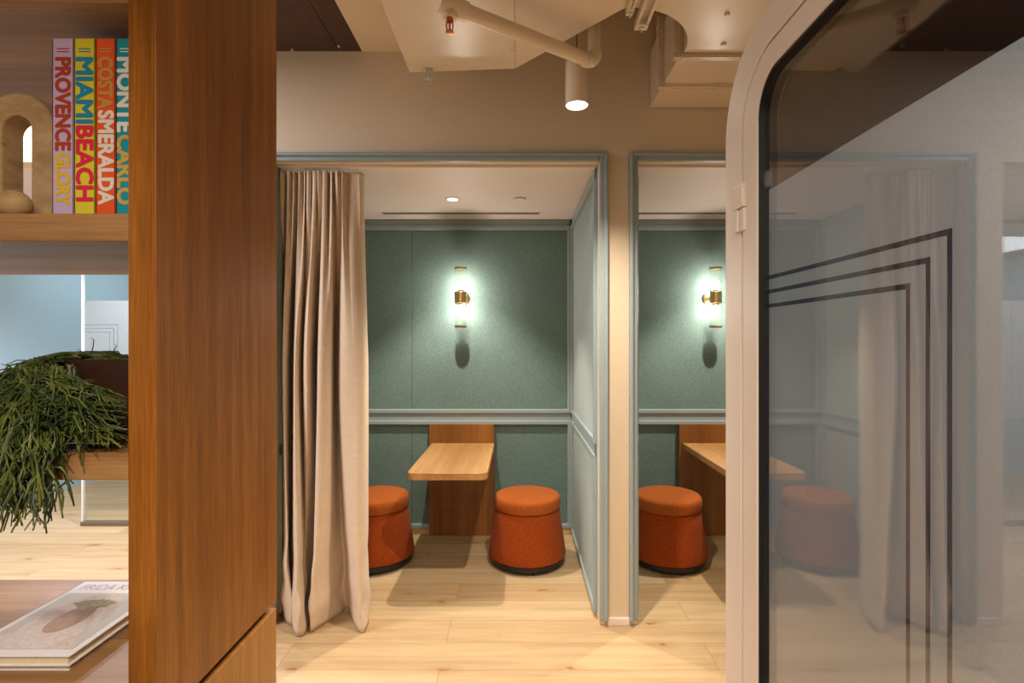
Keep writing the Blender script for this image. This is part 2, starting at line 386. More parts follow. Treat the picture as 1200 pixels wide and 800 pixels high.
for k, (a, b) in enumerate(bx):
    # door-like casing round the opening: stepped profile
    bm = bmesh.new(); zt = ZC + 0.046
    for w0, w1, t in ((0.0, 0.046, 0.020), (0.026, 0.046, 0.034)):
        zb = 0.03
        box(bm, a - w1, a - w0, DP - t, DP, zb, ZC + w1)
        box(bm, b + w0, b + w1, DP - t, DP, zb, ZC + w1)
        box(bm, a - w0, b + w0, DP - t, DP, ZC + w0, ZC + w1)
    trim(bm, 0.006)
    # felt back wall, upper and lower, with frames and a rail between
    sx = -0.858 if k == 0 else 0.9
    if k == 0:
        struct('wall_felt_left_booth', box(B(a, sx - 0.001, DB, 4.30, 0.0, ZC), sx + 0.001, b, DB, 4.30, 0.0, ZC), M['green_felt'], bevel=0.003)
    else:
        struct('wall_felt_right_booth', B(a, b, DB, 4.30, 0.0, ZC), M['green_felt'])
    bm = bmesh.new()
    box(bm, a, b, DB - 0.016, DB, 0.905, 0.985)                       # rail
    frame_xz(bm, a + 0.012, b - 0.012, 0.972, 2.482, 0.034, DB - 0.03, DB)
    frame_xz(bm, a + 0.012, b - 0.012, 0.05, 0.915, 0.034, DB - 0.03, DB)
    box(bm, a, b, DB - 0.012, DB, 2.47, ZC)
    box(bm, a, a + 0.03, DB - 0.012, DB, 0.045, ZC); box(bm, b - 0.03, b, DB - 0.012, DB, 0.045, ZC)
    trim(bm, 0.006)
    struct('baseboard_booth_%s' % ('left', 'right')[k], B(a, b, DB - 0.012, DB, 0.0, 0.046), M['oak_base'], bevel=0.003)
    # side walls: felt, frames, rail
    for s, xw in ((1, a), (-1, b)):
        nm = ('left', 'right')[k] + ('_booth_left_side' if s == 1 else '_booth_right_side')
        x0, x1 = sorted((xw, xw + s * 0.006))
        struct('wall_felt_' + nm, B(x0, x1, DP + 0.045, DB - 0.013, 0.046, ZC - 0.002), M['grey_felt'])
        bm = bmesh.new(); ya, yb = DP + 0.05, DB - 0.014
        x0, x1 = sorted((xw + s * 0.006, xw + s * 0.022)); x2, x3 = sorted((xw + s * 0.006, xw + s * 0.014))
        box(bm, x2, x3, ya, yb, 0.905, 0.985); box(bm, x2, x3, ya, yb, 2.46, ZC - 0.004)
        box(bm, x2, x3, yb - 0.03, yb, 0.05, ZC - 0.004); box(bm, x2, x3, ya, ya + 0.02, 0.05, ZC - 0.004)
        frame_yz(bm, ya + 0.012, yb - 0.025, 0.972, 2.482, 0.032, x0, x1)
        frame_yz(bm, ya + 0.012, yb - 0.025, 0.03, 0.915, 0.032, x0, x1)
        trim(bm, 0.005)

# ------------------------------------------------------------------ booth ceiling fittings
def downlight(x, y, z, label):
    t = thing('recessed_downlight', label, 'ceiling light', (x, y, z))
    obj('bezel', lathe(bmesh.new(), [(0.036, 0.0), (0.050, 0.0), (0.052, -0.004), (0.038, -0.006), (0.036, -0.002)], (x, y, z), n=36), M['white'], t, True)
    obj('lens', lathe(bmesh.new(), [(0.0, 0.0), (0.037, -0.0005), (0.034, -0.003), (0.0, -0.003)], (x, y, z), n=32), M['lens'], t, True)
    return t
dl = downlight(-0.45, 3.65, ZC, 'small round downlight lit in the ceiling of the curtained booth')
dup(dl, (2.0, 0, 0), 'small round downlight lit in the ceiling of the booth right of the pillar')
tag(obj('pendant_sprinkler_cover', lathe(bmesh.new(), [(0.0, -0.012), (0.040, -0.012), (0.043, -0.009), (0.043, -0.005), (0.034, -0.004), (0.034, 0.0)], (0.012, 3.64, ZC), n=36), M['white'], loc=(0.012, 3.64, ZC), smooth=True),
    'flat round white sprinkler cover plate on the booth ceiling right of the downlight', 'sprinkler cover')
def slot(x0, x1, label):
    t = thing('slot_diffuser', label, 'air vent', ((x0 + x1) / 2, 4.06, ZC))
    bm = bmesh.new(); frame = [(x0, 4.02), (x1, 4.02), (x1, 4.10), (x0, 4.10)]; inn = [(x0 + .012, 4.032), (x1 - .012, 4.032), (x1 - .012, 4.088), (x0 + .012, 4.088)]
    ring(bm, frame, inn, 'z', ZC - 0.002, ZC); obj('frame', bm, M['white'], t, bevel=0.001)
    obj('backing', B(x0 + .012, x1 - .012, 4.032, 4.088, ZC - 0.001, ZC), M['black'], t)
    obj('blade', B(x0 + .012, x1 - .012, 4.058, 4.062, ZC - 0.002, ZC - 0.001), M['white'], t)
slot(-1.05, 0.175, 'long thin slot air vent in the ceiling of the curtained booth')
slot(0.80, 2.2, 'long thin slot air vent in the ceiling of the booth right of the pillar')

# ------------------------------------------------------------------ sconces
def sconce(x, label):
    z, yt = 1.895, DB - 0.125
    t = thing('wall_sconce', label, 'wall lamp', (x, DB, z), 'twin brass wall sconces')
    c = (x, yt, z)
    obj('backplate', lathe(bmesh.new(), [(0.0, 0.0), (0.060, 0.0), (0.060, -0.012), (0.055, -0.016), (0.0, -0.016)], (x, DB - 0.001, z), 'y', 40), M['brass'], t, True)
    obj('arm', tube(bmesh.new(), [(x, DB - 0.016, z), (x, yt + 0.04, z)], 0.016, 16), M['brass'], t, True)
    obj('collar', lathe(bmesh.new(), [(0.0, -0.045), (0.044, -0.045), (0.047, -0.042), (0.047, -0.016), (0.044, -0.014), (0.044, -0.008), (0.047, -0.006), (0.047, 0.042), (0.044, 0.045), (0.0, 0.045)], c, n=40), M['brass'], t, True)
    for s in (1, -1):
        bm = bmesh.new()
        lathe(bm, [(0.0445, s * 0.045), (0.0445, s * 0.222), (0.0415, s * 0.222), (0.0415, s * 0.045)], c, n=40)
        g = obj('glass_tube', bm, M['tube'], t, True)
        bm = bmesh.new(); r0 = [(0.040, s * 0.220), (0.0475, s * 0.220), (0.0475, s * 0.236), (0.040, s * 0.236), (0.040, s * 0.220)]
        lathe(bm, r0, c, n=40); obj('rim', bm, M['brass'], t, True)
        obj('socket', lathe(bmesh.new(), [(0.0, s * 0.045), (0.020, s * 0.045), (0.020, s * 0.062), (0.0, s * 0.062)], c, n=24), M['brass'], t, True)
        obj('bulb', lathe(bmesh.new(), [(0.0, s * 0.060), (0.018, s * 0.060), (0.025, s * 0.068), (0.027, s * 0.09), (0.025, s * 0.118), (0.018, s * 0.130), (0.0, s * 0.134)], c, n=24), M['bulb'], t, True)
    return t
sc = sconce(-0.45, 'brass and glass twin-tube wall sconce above the table in the curtained booth')
dup(sc, (2.0, 0, 0), 'brass and glass twin-tube wall sconce in the booth right of the pillar')

# ------------------------------------------------------------------ tables
def table(xc, label):
    t = thing('wall_table', label, 'table', (xc, DB - 0.03, 0), 'wall-mounted booth tables')
    obj('back_panel', B(xc - 0.26, xc + 0.26, 4.225, 4.262, 0.001, 0.888), M['table_v'], t, bevel=0.002)
    x0, x1, y0, y1, r = xc - 0.238, xc + 0.262, 3.257, 4.225, 0.05
    poly = [(x1, y1), (x0, y1)]
    for cx, a0 in ((x0 + r, PI), (x1 - r, 1.5 * PI)):
        for i in range(9):
            a = a0 + PI / 2 * i / 8; poly.append((cx + r * math.cos(a), y0 + r + r * math.sin(a)))
    obj('table_top', prism(bmesh.new(), poly, 'z', 0.695, 0.739), M['table_t'], t, bevel=0.003)
    return t
tb = table(-0.45, 'oak table fixed to the back wall of the curtained booth')
dup(tb, (2.0, 0, 0), 'oak table half hidden by the white pod frame, in the booth right of the pillar')

# ------------------------------------------------------------------ stools
def stool(x, y, label):
    t = thing('round_stool', label, 'stool', (x, y, 0), 'orange felt pouf stools on castors')
    c = (x, y, 0)
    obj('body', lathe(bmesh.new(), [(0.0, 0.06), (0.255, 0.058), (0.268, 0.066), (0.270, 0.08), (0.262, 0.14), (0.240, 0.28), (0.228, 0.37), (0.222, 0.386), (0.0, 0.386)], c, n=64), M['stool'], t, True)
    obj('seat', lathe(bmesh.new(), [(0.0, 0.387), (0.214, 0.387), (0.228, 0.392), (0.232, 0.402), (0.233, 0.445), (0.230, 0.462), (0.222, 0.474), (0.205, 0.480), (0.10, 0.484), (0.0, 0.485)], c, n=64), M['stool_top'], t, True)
    obj('base', lathe(bmesh.new(), [(0.0, 0.022), (0.252, 0.022), (0.258, 0.028), (0.260, 0.058), (0.0, 0.058)], c, n=48), M['black'], t, True)
    for i in range(4):
        a = -PI / 2 + 0.12 + i * PI / 2; cx, cy = x + 0.215 * math.cos(a), y + 0.215 * math.sin(a)
        bm = bmesh.new(); d = (math.cos(a + 0.9), math.sin(a + 0.9))
        for o in (-0.013, 0.013):
            tube(bm, [(cx + d[0] * (o - 0.007), cy + d[1] * (o - 0.007), 0.021), (cx + d[0] * (o + 0.007), cy + d[1] * (o + 0.007), 0.021)], 0.0205, 16)
        tube(bm, [(cx, cy, 0.018), (cx, cy, 0.034)], 0.009, 10)
        obj('caster', bm, M['black'], t, True)
    return t
s1 = stool(0.066, 3.735, 'orange felt drum stool right of the table in the curtained booth')
dup(s1, (P(440, 3.735) - 0.066, 0, 0), 'orange felt drum stool half hidden behind the beige curtain')
dup(s1, (1.056 - 0.066, 0.0, 0), 'orange felt drum stool right of the white pillar')

# ------------------------------------------------------------------ curtain
def catmull(pts, n):
    out = []; k = len(pts)
    for i in range(n):
        s = i / (n - 1) * (k - 1); j = min(int(s), k - 2); f = s - j
        p0, p1, p2, p3 = (Vector(pts[max(0, min(k - 1, j + o))]) for o in (-1, 0, 1, 2))
        out.append(0.5 * ((2 * p1) + (p2 - p0) * f + (2 * p0 - 5 * p1 + 4 * p2 - p3) * f * f + (3 * p1 - p0 - 3 * p2 + p3) * f ** 3))
    return out
hem = [(431, 3.02), (432, 2.94), (430, 2.86), (425.5, 2.81), (420, 2.83), (413, 2.95), (407, 3.06), (398, 3.00), (385, 2.925), (373, 2.86), (364, 2.825),
       (366, 2.90), (373, 3.04), (371, 3.12), (363, 3.02), (362, 2.90), (357, 2.80), (350, 2.775), (345, 2.82), (341, 2.93), (338, 3.06), (340, 2.95), (342, 2.88), (335, 2.93), (331, 3.02), (330, 3.06)]
mid = [(429, 3.04), (431, 2.98), (427, 2.925), (419, 2.905), (407, 2.91), (398, 2.95), (394.5, 3.06), (391.5, 3.05), (389, 2.94), (382, 2.905), (374, 2.92), (371.5, 3.05),
       (369, 3.06), (365, 2.96), (361, 2.92), (356, 2.96), (354, 3.05), (351, 2.95), (346, 2.93), (342, 3.05), (339, 3.07), (336, 2.96), (333, 2.94), (331, 2.98), (330, 3.03), (329.5, 3.06)]
n, rows = 420, 90
hp = catmull([(P(a, d), d, 0) for a, d in hem], n); mp_ = catmull([(P(a, d), 2.97 + (d - 2.97) * 1.35, 0) for a, d in mid], n)
top = []
for i in range(n):
    u = i / (n - 1); ph = max(0.0, u - 0.13) / 0.87
    xr, xl = P(424, 2.97), P(331, 2.97)
    e = 0.19
    x = xr + (xl - xr) * (u / 0.13 * e if u < 0.13 else e + ph * (1 - e))
    y = 2.965 + (0.026 * math.sin(2 * PI * 12 * (ph + 0.011 * math.sin(9.0 * ph + 1) + 0.006 * math.sin(31 * ph)) + 0.5) if u >= 0.13 else 0.012 * (u / 0.13) + (0.05 * (1 - u / 0.022) ** 2 if u < 0.022 else 0))
    top.append(Vector((x + 0.006 * math.sin(2 * PI * 24 * ph), y, 0)))
ZT = Zp(201, 2.96)
bm = bmesh.new(); grid = []
for r in range(rows + 1):
    v = r / rows; z = ZT + (0.004 - ZT) * v; row = []
    a = min(1.0, v / 0.45); a = a * a * (3 - 2 * a)
    bfrac = min(1.0, max(0.0, (v - 0.45) / 0.55)); bb = bfrac ** 1.5
    for i in range(n):
        p = top[i] * (1 - a) + mp_[i] * a if v < 0.45 else mp_[i] * (1 - bb) + hp[i] * bb
        u = i / n
        brk = math.exp(-((z - 0.13) / 0.06) ** 2) * 0.016 * math.sin(u * 37 + 1.3) + math.exp(-((z - 0.33) / 0.10) ** 2) * 0.008 * math.sin(u * 23 + z * 9)
        row.append(bm.verts.new((p.x + brk, p.y - abs(brk) * 0.9 + 0.003 * math.sin(z * 5 + u * 60), z)))
    grid.append(row)
for r in range(rows):
    for i in range(n - 1): bm.faces.new((grid[r][i], grid[r][i + 1], grid[r + 1][i + 1], grid[r + 1][i]))
t = thing('curtain', 'pleated beige linen curtain drawn to the left side of the booth opening', 'curtain', (-1.1, 2.97, 0))
cl = obj('cloth', bm, M['linen'], t, True)
sd = cl.modifiers.new('thickness', 'SOLIDIFY'); sd.thickness = 0.003; sd.offset = 0
struct('trim_20', B(-1.345, 0.445, 2.95, 2.985, ZC - 0.014, ZC), M['white'], bevel=0.002)      # curtain track in the head of the opening
struct('trim_21', B(0.655, 2.445, 2.95, 2.985, ZC - 0.014, ZC), M['white'], bevel=0.002)
for i in range(9):
    x = -1.30 + i * 0.05
    obj('glider_hook', tube(bmesh.new(), [(x, 2.967, ZT - 0.01), (x, 2.967, ZC - 0.013)], 0.004, 8), M['white'], t)

# ------------------------------------------------------------------ ceiling services
DZ = 2.83
t = thing('air_duct', 'large cream painted air duct with curved cut-out running along the ceiling', 'air duct', (0.5, 2.0, DZ))
curve = []
cx, cy, rr = 0.42, 2.345, 0.315
for i in range(15):
    a = -PI / 2 + (PI / 2) * i / 14 + 0.0; curve.append((cx + rr * math.cos(a), cy + rr * math.sin(a)))
poly = [(-0.012, 0.7), (1.40, 0.7), (1.40, 2.35)] + curve[::-1] + [(0.399, 2.045), (-0.012, 2.484)]
obj('plenum', prism(bmesh.new(), poly, 'z', DZ, 3.14), M['duct'], t, bevel=0.003)
obj('side_section', prism(bmesh.new(), [(-0.516, 0.7), (-0.0125, 0.7), (-0.0125, 2.485), (-0.516, 2.52)], 'z', DZ, 3.137), M['duct'], t, bevel=0.003)
obj('straight_section', B(0.725, 1.40, 2.352, DP - 0.004, DZ, 3.14), M['duct'], t, bevel=0.003)
for d0 in (2.352, 2.625):
    bm = bmesh.new(); w = 0.03
    ring(bm, [(0.725 - w, DZ - 0.018), (1.40 + w, DZ - 0.018), (1.40 + w, 3.14 + w), (0.725 - w, 3.14 + w)], [(0.724, DZ + 0.001), (1.401, DZ + 0.001), (1.401, 3.141), (0.724, 3.141)], 'y', d0, d0 + 0.012)
    ring(bm, [(0.725 - w, DZ - 0.018), (1.40 + w, DZ - 0.018), (1.40 + w, 3.14 + w), (0.725 - w, 3.14 + w)], [(0.724, DZ + 0.001), (1.401, DZ + 0.001), (1.401, 3.141), (0.724, 3.141)], 'y', d0 + 0.016, d0 + 0.028)
    ring(bm, [(0.725 - .02, DZ - 0.010), (1.40 + .02, DZ - 0.010), (1.40 + .02, 3.16), (0.725 - .02, 3.16)], [(0.724, DZ + 0.001), (1.401, DZ + 0.001), (1.401, 3.141), (0.724, 3.141)], 'y', d0 + 0.010, d0 + 0.018)
    for zc in (DZ + 0.02, DZ + 0.17, DZ + 0.29): tube(bm, [(0.70, d0 - 0.006, zc), (0.70, d0 + 0.036, zc)], 0.007, 8)
    for xc in (0.74, 1.0, 1.25): box(bm, xc - 0.012, xc + 0.012, d0 - 0.005, d0 + 0.034, DZ - 0.022, DZ - 0.002)
    obj('flange', bm, M['duct'], t, bevel=0.001)
for px, py in ((852, 16), (848, 51), (523, 77), (600, 60)):
    d = (DZ - H) * F / (VY - py); x = P(px, d)
    obj('bolt', lathe(bmesh.new(), [(0.0, -0.010), (0.008, -0.009), (0.011, -0.004), (0.011, 0.0)], (x, d, DZ), n=14) if px > 700 else
        lathe(bmesh.new(), [(0.0, -0.003), (0.004, -0.002), (0.004, 0.0)], (x, d, DZ), n=10), M['duct'], t, True)

pr, pz = 0.027, 2.722
A_, B_ = Vector((P(536, 1.863), 1.863, pz)), Vector((P(688, 2.2), 2.2, pz))
t = thing('sprinkler_pipe', 'cream painted sprinkler pipe with elbow crossing below the duct', 'pipe', tuple(A_))
obj('pipe', tube(bmesh.new(), [A_, B_], pr, 20), M['duct'], t, True)
dirv = (B_ - A_).normalized()
el = [B_ - dirv * 0.01]
cc = B_ + Vector((0, 0, 0.04))
for i in range(9):
    a = PI / 2 * i / 8; el.append(B_ + dirv * (0.04 * math.sin(a)) + Vector((0, 0, 0.04 * (1 - math.cos(a)))))
obj('elbow', tube(bmesh.new(), el, pr + 0.005, 20), M['duct'], t, True)
obj('riser', tube(bmesh.new(), [el[-1] - Vector((0, 0, 0.01)), Vector((el[-1].x, el[-1].y, 3.5))], pr, 20), M['duct'], t, True)
tee = A_ - dirv * 0.03
obj('tee', tube(tube(bmesh.new(), [A_ + dirv * 0.035, A_ - dirv * 0.075], pr + 0.006, 20), [tee + Vector((0, 0, 0.108)), tee - Vector((0, 0, 0.045))], pr - 0.002, 20), M['duct'], t, True)
def sprinkler(c, mat):
    x, y, z = c; bm = bmesh.new()
    lathe(bm, [(0.0, 0.0), (0.012, 0.0), (0.012, -0.012), (0.008, -0.014), (0.0, -0.014)], c, n=14)
    for s in (-1, 1): tube(bm, [(x + s * 0.009, y, z - 0.012), (x + s * 0.012, y, z - 0.024), (x + s * 0.010, y, z - 0.038), (x, y, z - 0.046)], 0.0026, 8)
    tube(bm, [(x, y, z - 0.014), (x, y, z - 0.044)], 0.0035, 8)
    lathe(bm, [(0.0, -0.046), (0.014, -0.046), (0.015, -0.049), (0.0, -0.051)], c, n=16)
    return bm
o = obj('sprinkler_head', sprinkler((tee.x, tee.y, tee.z - 0.045), None), M['copper'], t, True); o['label'] = 'copper coloured sprinkler head below the pipe tee'
d = 2.49; cx = P(502, d)
bmS = sprinkler((0, 0, 0), None); bmesh.ops.scale(bmS, vec=(1.5, 1.5, 1.05), verts=bmS.verts); bmesh.ops.translate(bmS, vec=(cx, d, DZ), verts=bmS.verts)
sp = obj('pendant_sprinkler', bmS, M['chrome'], loc=(cx, d, DZ), smooth=True)
tag(sp, 'small chrome sprinkler head under the near-left corner edge of the duct', 'sprinkler')

px_, py_ = 0.256, 2.30
t = thing('pendant_spotlight', 'cream cylinder pendant spotlight hanging lit before the wall between the booths', 'pendant light', (px_, py_, 2.574))
obj('housing', lathe(bmesh.new(), [(0.044, 2.580), (0.047, 2.574), (0.050, 2.576), (0.050, 2.764), (0.046, 2.770), (0.0, 2.770), (0.0, 2.74), (0.044, 2.60), (0.044, 2.580)], (px_, py_, 0), n=48), M['duct'], t, True)
obj('lens', lathe(bmesh.new(), [(0.0, 2.577), (0.0455, 2.577), (0.0455, 2.582), (0.0, 2.582)], (px_, py_, 0), n=40), M['lens'], t, True)
obj('suspension_rod', tube(bmesh.new(), [(px_, py_, 2.769), (px_, py_, 3.5)], 0.003, 8), M['copper'], t)

def strut(x, d_end, w, z, label, length=0.5):
    t = thing('hanging_strut', label, 'ceiling bracket', (x, d_end, z), 'strut channels under the duct')
    bm = bmesh.new(); h = 0.028; y0, y1 = d_end - length, d_end
    box(bm, x - w / 2, x - w / 2 + 0.004, y0, y1, z, z + h); box(bm, x + w / 2 - 0.004, x + w / 2, y0, y1, z, z + h)
    box(bm, x - w / 2, x + w / 2, y0, y1, z + h - 0.003, z + h)
    box(bm, x - w / 2 + 0.004, x - w / 2 + 0.011, y0, y1, z, z + 0.003); box(bm, x + w / 2 - 0.011, x + w / 2 - 0.004, y0, y1, z, z + 0.003)
    obj('channel', bm, M['duct'], t)
    obj('end_plate', B(x - w / 2, x + w / 2, y1 - 0.04, y1, z - 0.003, z), M['duct'], t, bevel=0.001)
    bm = lathe(bmesh.new(), [(0.0, -0.020), (0.004, -0.020), (0.004, -0.011), (0.009, -0.010), (0.009, -0.003), (0.0, -0.003)], (x, y1 - 0.02, z), n=12)
    obj('bolt', bm, M['chrome'], t)
    return t
strut(P(750, 2.12), 2.115, 0.050, 2.795, 'wide cream strut channel end by the curved duct edge')
strut(P(737, 2.03), 2.03, 0.026, 2.80, 'thin cream strut channel left of the wide one above the pendant')
for i, (px, py) in enumerate(((397, 53), (347, 63.5))):
    d = (3.14 - H) * F / (VY - py); x = P(px, d)
    d = min(d, DP - 0.02)
    tag(obj('ceiling_screw', lathe(bmesh.new(), [(0.0, -0.012), (0.006, -0.011), (0.009, -0.005), (0.009, 0.0)], (x, d, 3.14), n=12), M['chrome'], loc=(x, d, 3.14), smooth=True),
        ('bright screw head on the dark ceiling beside its light seam', 'bright screw head on the dark ceiling above the wall near the shelf')[i], 'screw', 'screws in the dark ceiling')

# ------------------------------------------------------------------ shelving unit
SX0, SX1, SY0, SY1 = -0.737, -0.684, 1.0, 1.5
t = thing('bookshelf', 'tall open oak veneer bookshelf seen end-on at the left', 'bookshelf', (-1.3, 1.25, 0.82))
obj('side_panel', B(SX0, SX1, SY0, SY1, 0.819, 2.95), M['shelf_v'], t, bevel=0.0015)
obj('side_panel', B(-2.25, -2.197, SY0, SY1, 0.819, 2.95), M['shelf_v'], t, bevel=0.0015)
for z0, z1 in ((2.19, 2.243), (1.739, 1.792), (1.288, 1.340), (0.819, 0.876)):
    obj('shelf', B(-2.197, SX0, SY0, SY1 - 0.001, z0, z1), M['shelf_h'], t, bevel=0.0015)
obj('top_board', B(-2.197, SX0, SY0, SY1 - 0.001, 2.70, 2.75), M['shelf_h'], t, bevel=0.0015)
t = thing('base_cabinet', 'oak veneer base cabinet under the bookshelf, below a dark shadow gap', 'cabinet', (-1.3, 1.25, 0))
obj('carcass', B(-2.25, SX1, SY0 - 0.35, SY1, 0.001, 0.797), M['cab_v'], t, bevel=0.004)
obj('recess_plinth', B(-2.20, SX1 - 0.022, SY0 - 0.30, SY1 - 0.03, 0.797, 0.8185), M['black'], t)

# books standing on the upper shelf
BD = 1.05
def book(px0, px1, cover, words, label):
    x0, x1 = P(px0, BD), P(px1, BD); z0, z1 = 1.7925, Zp(45, BD)
    t = thing('book', label, 'book', ((x0 + x1) / 2, BD, z0), 'four big colourful travel books')
    bm = bmesh.new(); box(bm, x0, x1, BD, BD + 0.004, z0, z1); box(bm, x0, x0 + 0.003, BD, BD + 0.26, z0, z1); box(bm, x1 - 0.003, x1, BD, BD + 0.26, z0, z1)
    obj('cover', bm, cover, t, bevel=0.0008)
    obj('page_block', B(x0 + 0.003, x1 - 0.003, BD + 0.004, BD + 0.253, z0 + 0.004, z1 - 0.004), M['paper'], t)
    for s, y0, y1, c, a, b in words:
        w, h = (y1 - y0) * BD / F, (b - a) * BD / F
        bm = text_bm(s, w, h, 0.0); src = bm.copy(); me_ = bpy.data.meshes.new('lettering_source'); src.to_mesh(me_); src.free()
        e_ = h * 0.06; bm.free(); bm = bmesh.new()
        for k8 in range(8):
            k0 = len(bm.verts); bm.from_mesh(me_); bm.verts.ensure_lookup_table()
            for v in bm.verts[k0:]: v.co.x += e_ * math.cos(k8 * PI / 4); v.co.y += e_ * math.sin(k8 * PI / 4); v.co.z = k8 * 0.00003
        bpy.data.meshes.remove(me_)
        zt, xb = Zp(y0, BD), P(a, BD)
        for v in bm.verts: v.co = (xb + v.co.y, BD - 0.0006 - v.co.z, zt - v.co.x)
        obj('title_lettering', bm, c, t)
    # small imprint lines at head and foot
    bm = bmesh.new(); m = (px0 + px1) / 2
    for yy in (56.5, 60):
        box(bm, P(m - 7, BD), P(m + 7, BD), BD - 0.0006, BD - 0.0001, Zp(yy + 1.2, BD), Zp(yy, BD))
    obj('imprint', bm, words[0][3], t)
    return t
book(61, 86.6, card('lilac_cover', (206, 180, 216)), [('PROVENCE', 68, 176, card('rust_ink', (178, 62, 30)), 65.5, 82.5), ('GLORY', 180, 240, card('yellow_ink', (226, 190, 30)), 66, 82)],
     'lilac book titled PROVENCE GLORY, next to the stone arch')
book(86.8, 111.6, card('yellow_cover', (226, 208, 44)), [('MIAMI', 68, 144, card('blue_ink', (24, 140, 182)), 90, 108.5), ('BEACH', 148, 235, card('pink_ink', (222, 32, 70)), 90, 109)],
     'yellow book titled MIAMI BEACH, second from the stone arch')
book(111.8, 135.6, card('orange_cover', (232, 88, 28)), [('COSTA', 67, 127, card('gold_ink', (204, 150, 72)), 116, 132), ('SMERALDA', 130, 239, card('white_ink', (236, 226, 214)), 116, 133)],
     'orange book titled COSTA SMERALDA, between yellow and teal books')
book(135.8, 159.5, card('teal_cover', (18, 150, 166)), [('MONTE', 68, 154, card('pale_ink', (232, 232, 222)), 138, 156), ('CARLO', 159, 239, card('tan_ink', (206, 170, 84)), 138, 156)],
     'teal book titled MONTE CARLO, cut off by the shelf side panel')
# travertine arch and ball
ax, az, zb = -1.043, 1.990, 1.7925
def arch_loop(r):
    pts = [(ax + r, zb)]
    for i in range(33):
        a = PI * i / 32; pts.append((ax + r * math.cos(a), az + r * math.sin(a)))
    return pts + [(ax - r, zb)]
o_, i_ = arch_loop(0.077), arch_loop(0.0305)
bm = prism(bmesh.new(), o_ + i_[::-1], 'y', 1.10, 1.15)
tag(obj('stone_arch', bm, M['stone'], loc=(ax, 1.125, zb), bevel=0.003), 'pale travertine arch bookend standing left of the upright books', 'bookend')
bm = bmesh.new(); bmesh.ops.create_uvsphere(bm, u_segments=40, v_segments=24, radius=0.0285); bmesh.ops.translate(bm, verts=bm.verts, vec=(-0.999, 1.05, zb + 0.0285))
tag(obj('stone_ball', bm, M['stone'], loc=(-0.999, 1.05, zb), smooth=True), 'small travertine ball on the shelf in front of the arch', 'ornament')

# trailing plant
zs = 1.340
pc = Vector((-0.90, 1.27, zs))
t = thing('trailing_plant', 'trailing green cactus plant in a dark brown pot spilling over the shelf edge', 'plant', tuple(pc))
obj('pot', lathe(bmesh.new(), [(0.0, 0.001), (0.105, 0.001), (0.125, 0.03), (0.148, 0.165), (0.150, 0.172), (0.142, 0.172), (0.136, 0.15), (0.0, 0.148)], tuple(pc), n=48), M['pot'], t, True)
obj('soil', lathe(bmesh.new(), [(0.0, 0.150), (0.134, 0.150), (0.134, 0.156), (0.0, 0.166)], tuple(pc), n=32), M['soil'], t, True)
bm = bmesh.new(); rp = random.Random(21)
def strand(pts, r0, r1):
    r0 *= 0.86; r1 *= 0.86
    tube(bm, pts, [r0 + (r1 - r0) * i / (len(pts) - 1) for i in range(len(pts))], 5, cap=True)
def push(p, r=0.004):
    # keep stems out of the pot, the shelf board and the side panel
    q = Vector((p.x - pc.x, p.y - pc.y))
    if p.z < zs + 0.174 and p.z > zs and q.length < 0.155 and q.length > 1e-5:
        q = q.normalized() * 0.157; p.x, p.y = pc.x + q.x, pc.y + q.y
    if zs - 0.056 < p.z < zs + r and p.y > SY0 - r:
        if p.z > zs - 0.015: p.z = zs + r
        else: p.y = SY0 - r - 0.001
    if p.x > SX0 - 0.004 and SY0 - 0.01 < p.y < SY1: p.x = SX0 - 0.005
    return p
def trail(a, reach, end_z, r=0.0022, wig=0.012, forks=2):
    """a stem that rises from the soil, rolls over the rim and hangs"""
    x0 = pc.x + 0.09 * math.cos(a) * rp.uniform(.3, 1.2); y0 = pc.y + 0.09 * math.sin(a) * rp.uniform(.3, 1.2)
    pts = [Vector((x0, y0, zs + 0.158))]
    lift = rp.uniform(0.0, 0.022)
    n1 = 4
    for i in range(1, n1 + 1):
        f = i / n1; rr_ = 0.07 + f * 0.10
        pts.append(push(Vector((pc.x + rr_ * math.cos(a) + rp.uniform(-.008, .008), pc.y + rr_ * math.sin(a) + rp.uniform(-.008, .008), zs + 0.165 + lift * math.sin(f * PI * 0.8)))))
    p = pts[-1].copy(); steps = 14
    dx, dy = reach[0] - p.x, reach[1] - p.y
    dz = end_z - p.z
    for i in range(1, steps + 1):
        f = i / steps; g = 1 - (1 - f) ** 1.7
        q = Vector((p.x + dx * g + rp.uniform(-wig, wig), p.y + dy * g + rp.uniform(-wig, wig), p.z + dz * f ** 1.25 + rp.uniform(-.004, .004)))
        pts.append(push(q))
    strand(pts, r, r * 0.75)
    for k in range(forks):
        j = rp.randint(6, len(pts) - 4); b = pts[j]
        L = rp.uniform(0.04, 0.10); da = rp.uniform(0, 2 * PI); q = [b.copy()]
        for i in range(1, 6):
            f = i / 5; q.append(push(b + Vector((math.cos(da) * L * .55 * f ** .7, math.sin(da) * L * .45 * f ** .7 - 0.01 * f, -L * f ** 1.5 + 0.01 * math.sin(f * PI)))))
        strand(q, r * 0.95, r * 0.7)
        for h in (-1, 1):
            e = q[3]; strand([e.copy(), push(e + Vector((h * 0.012 + rp.uniform(-.006, .006), -0.006, -0.016))), push(e + Vector((h * 0.016, -0.008, -0.038)))], r * 0.85, r * 0.6)
def wx(px, d): return P(px, d)
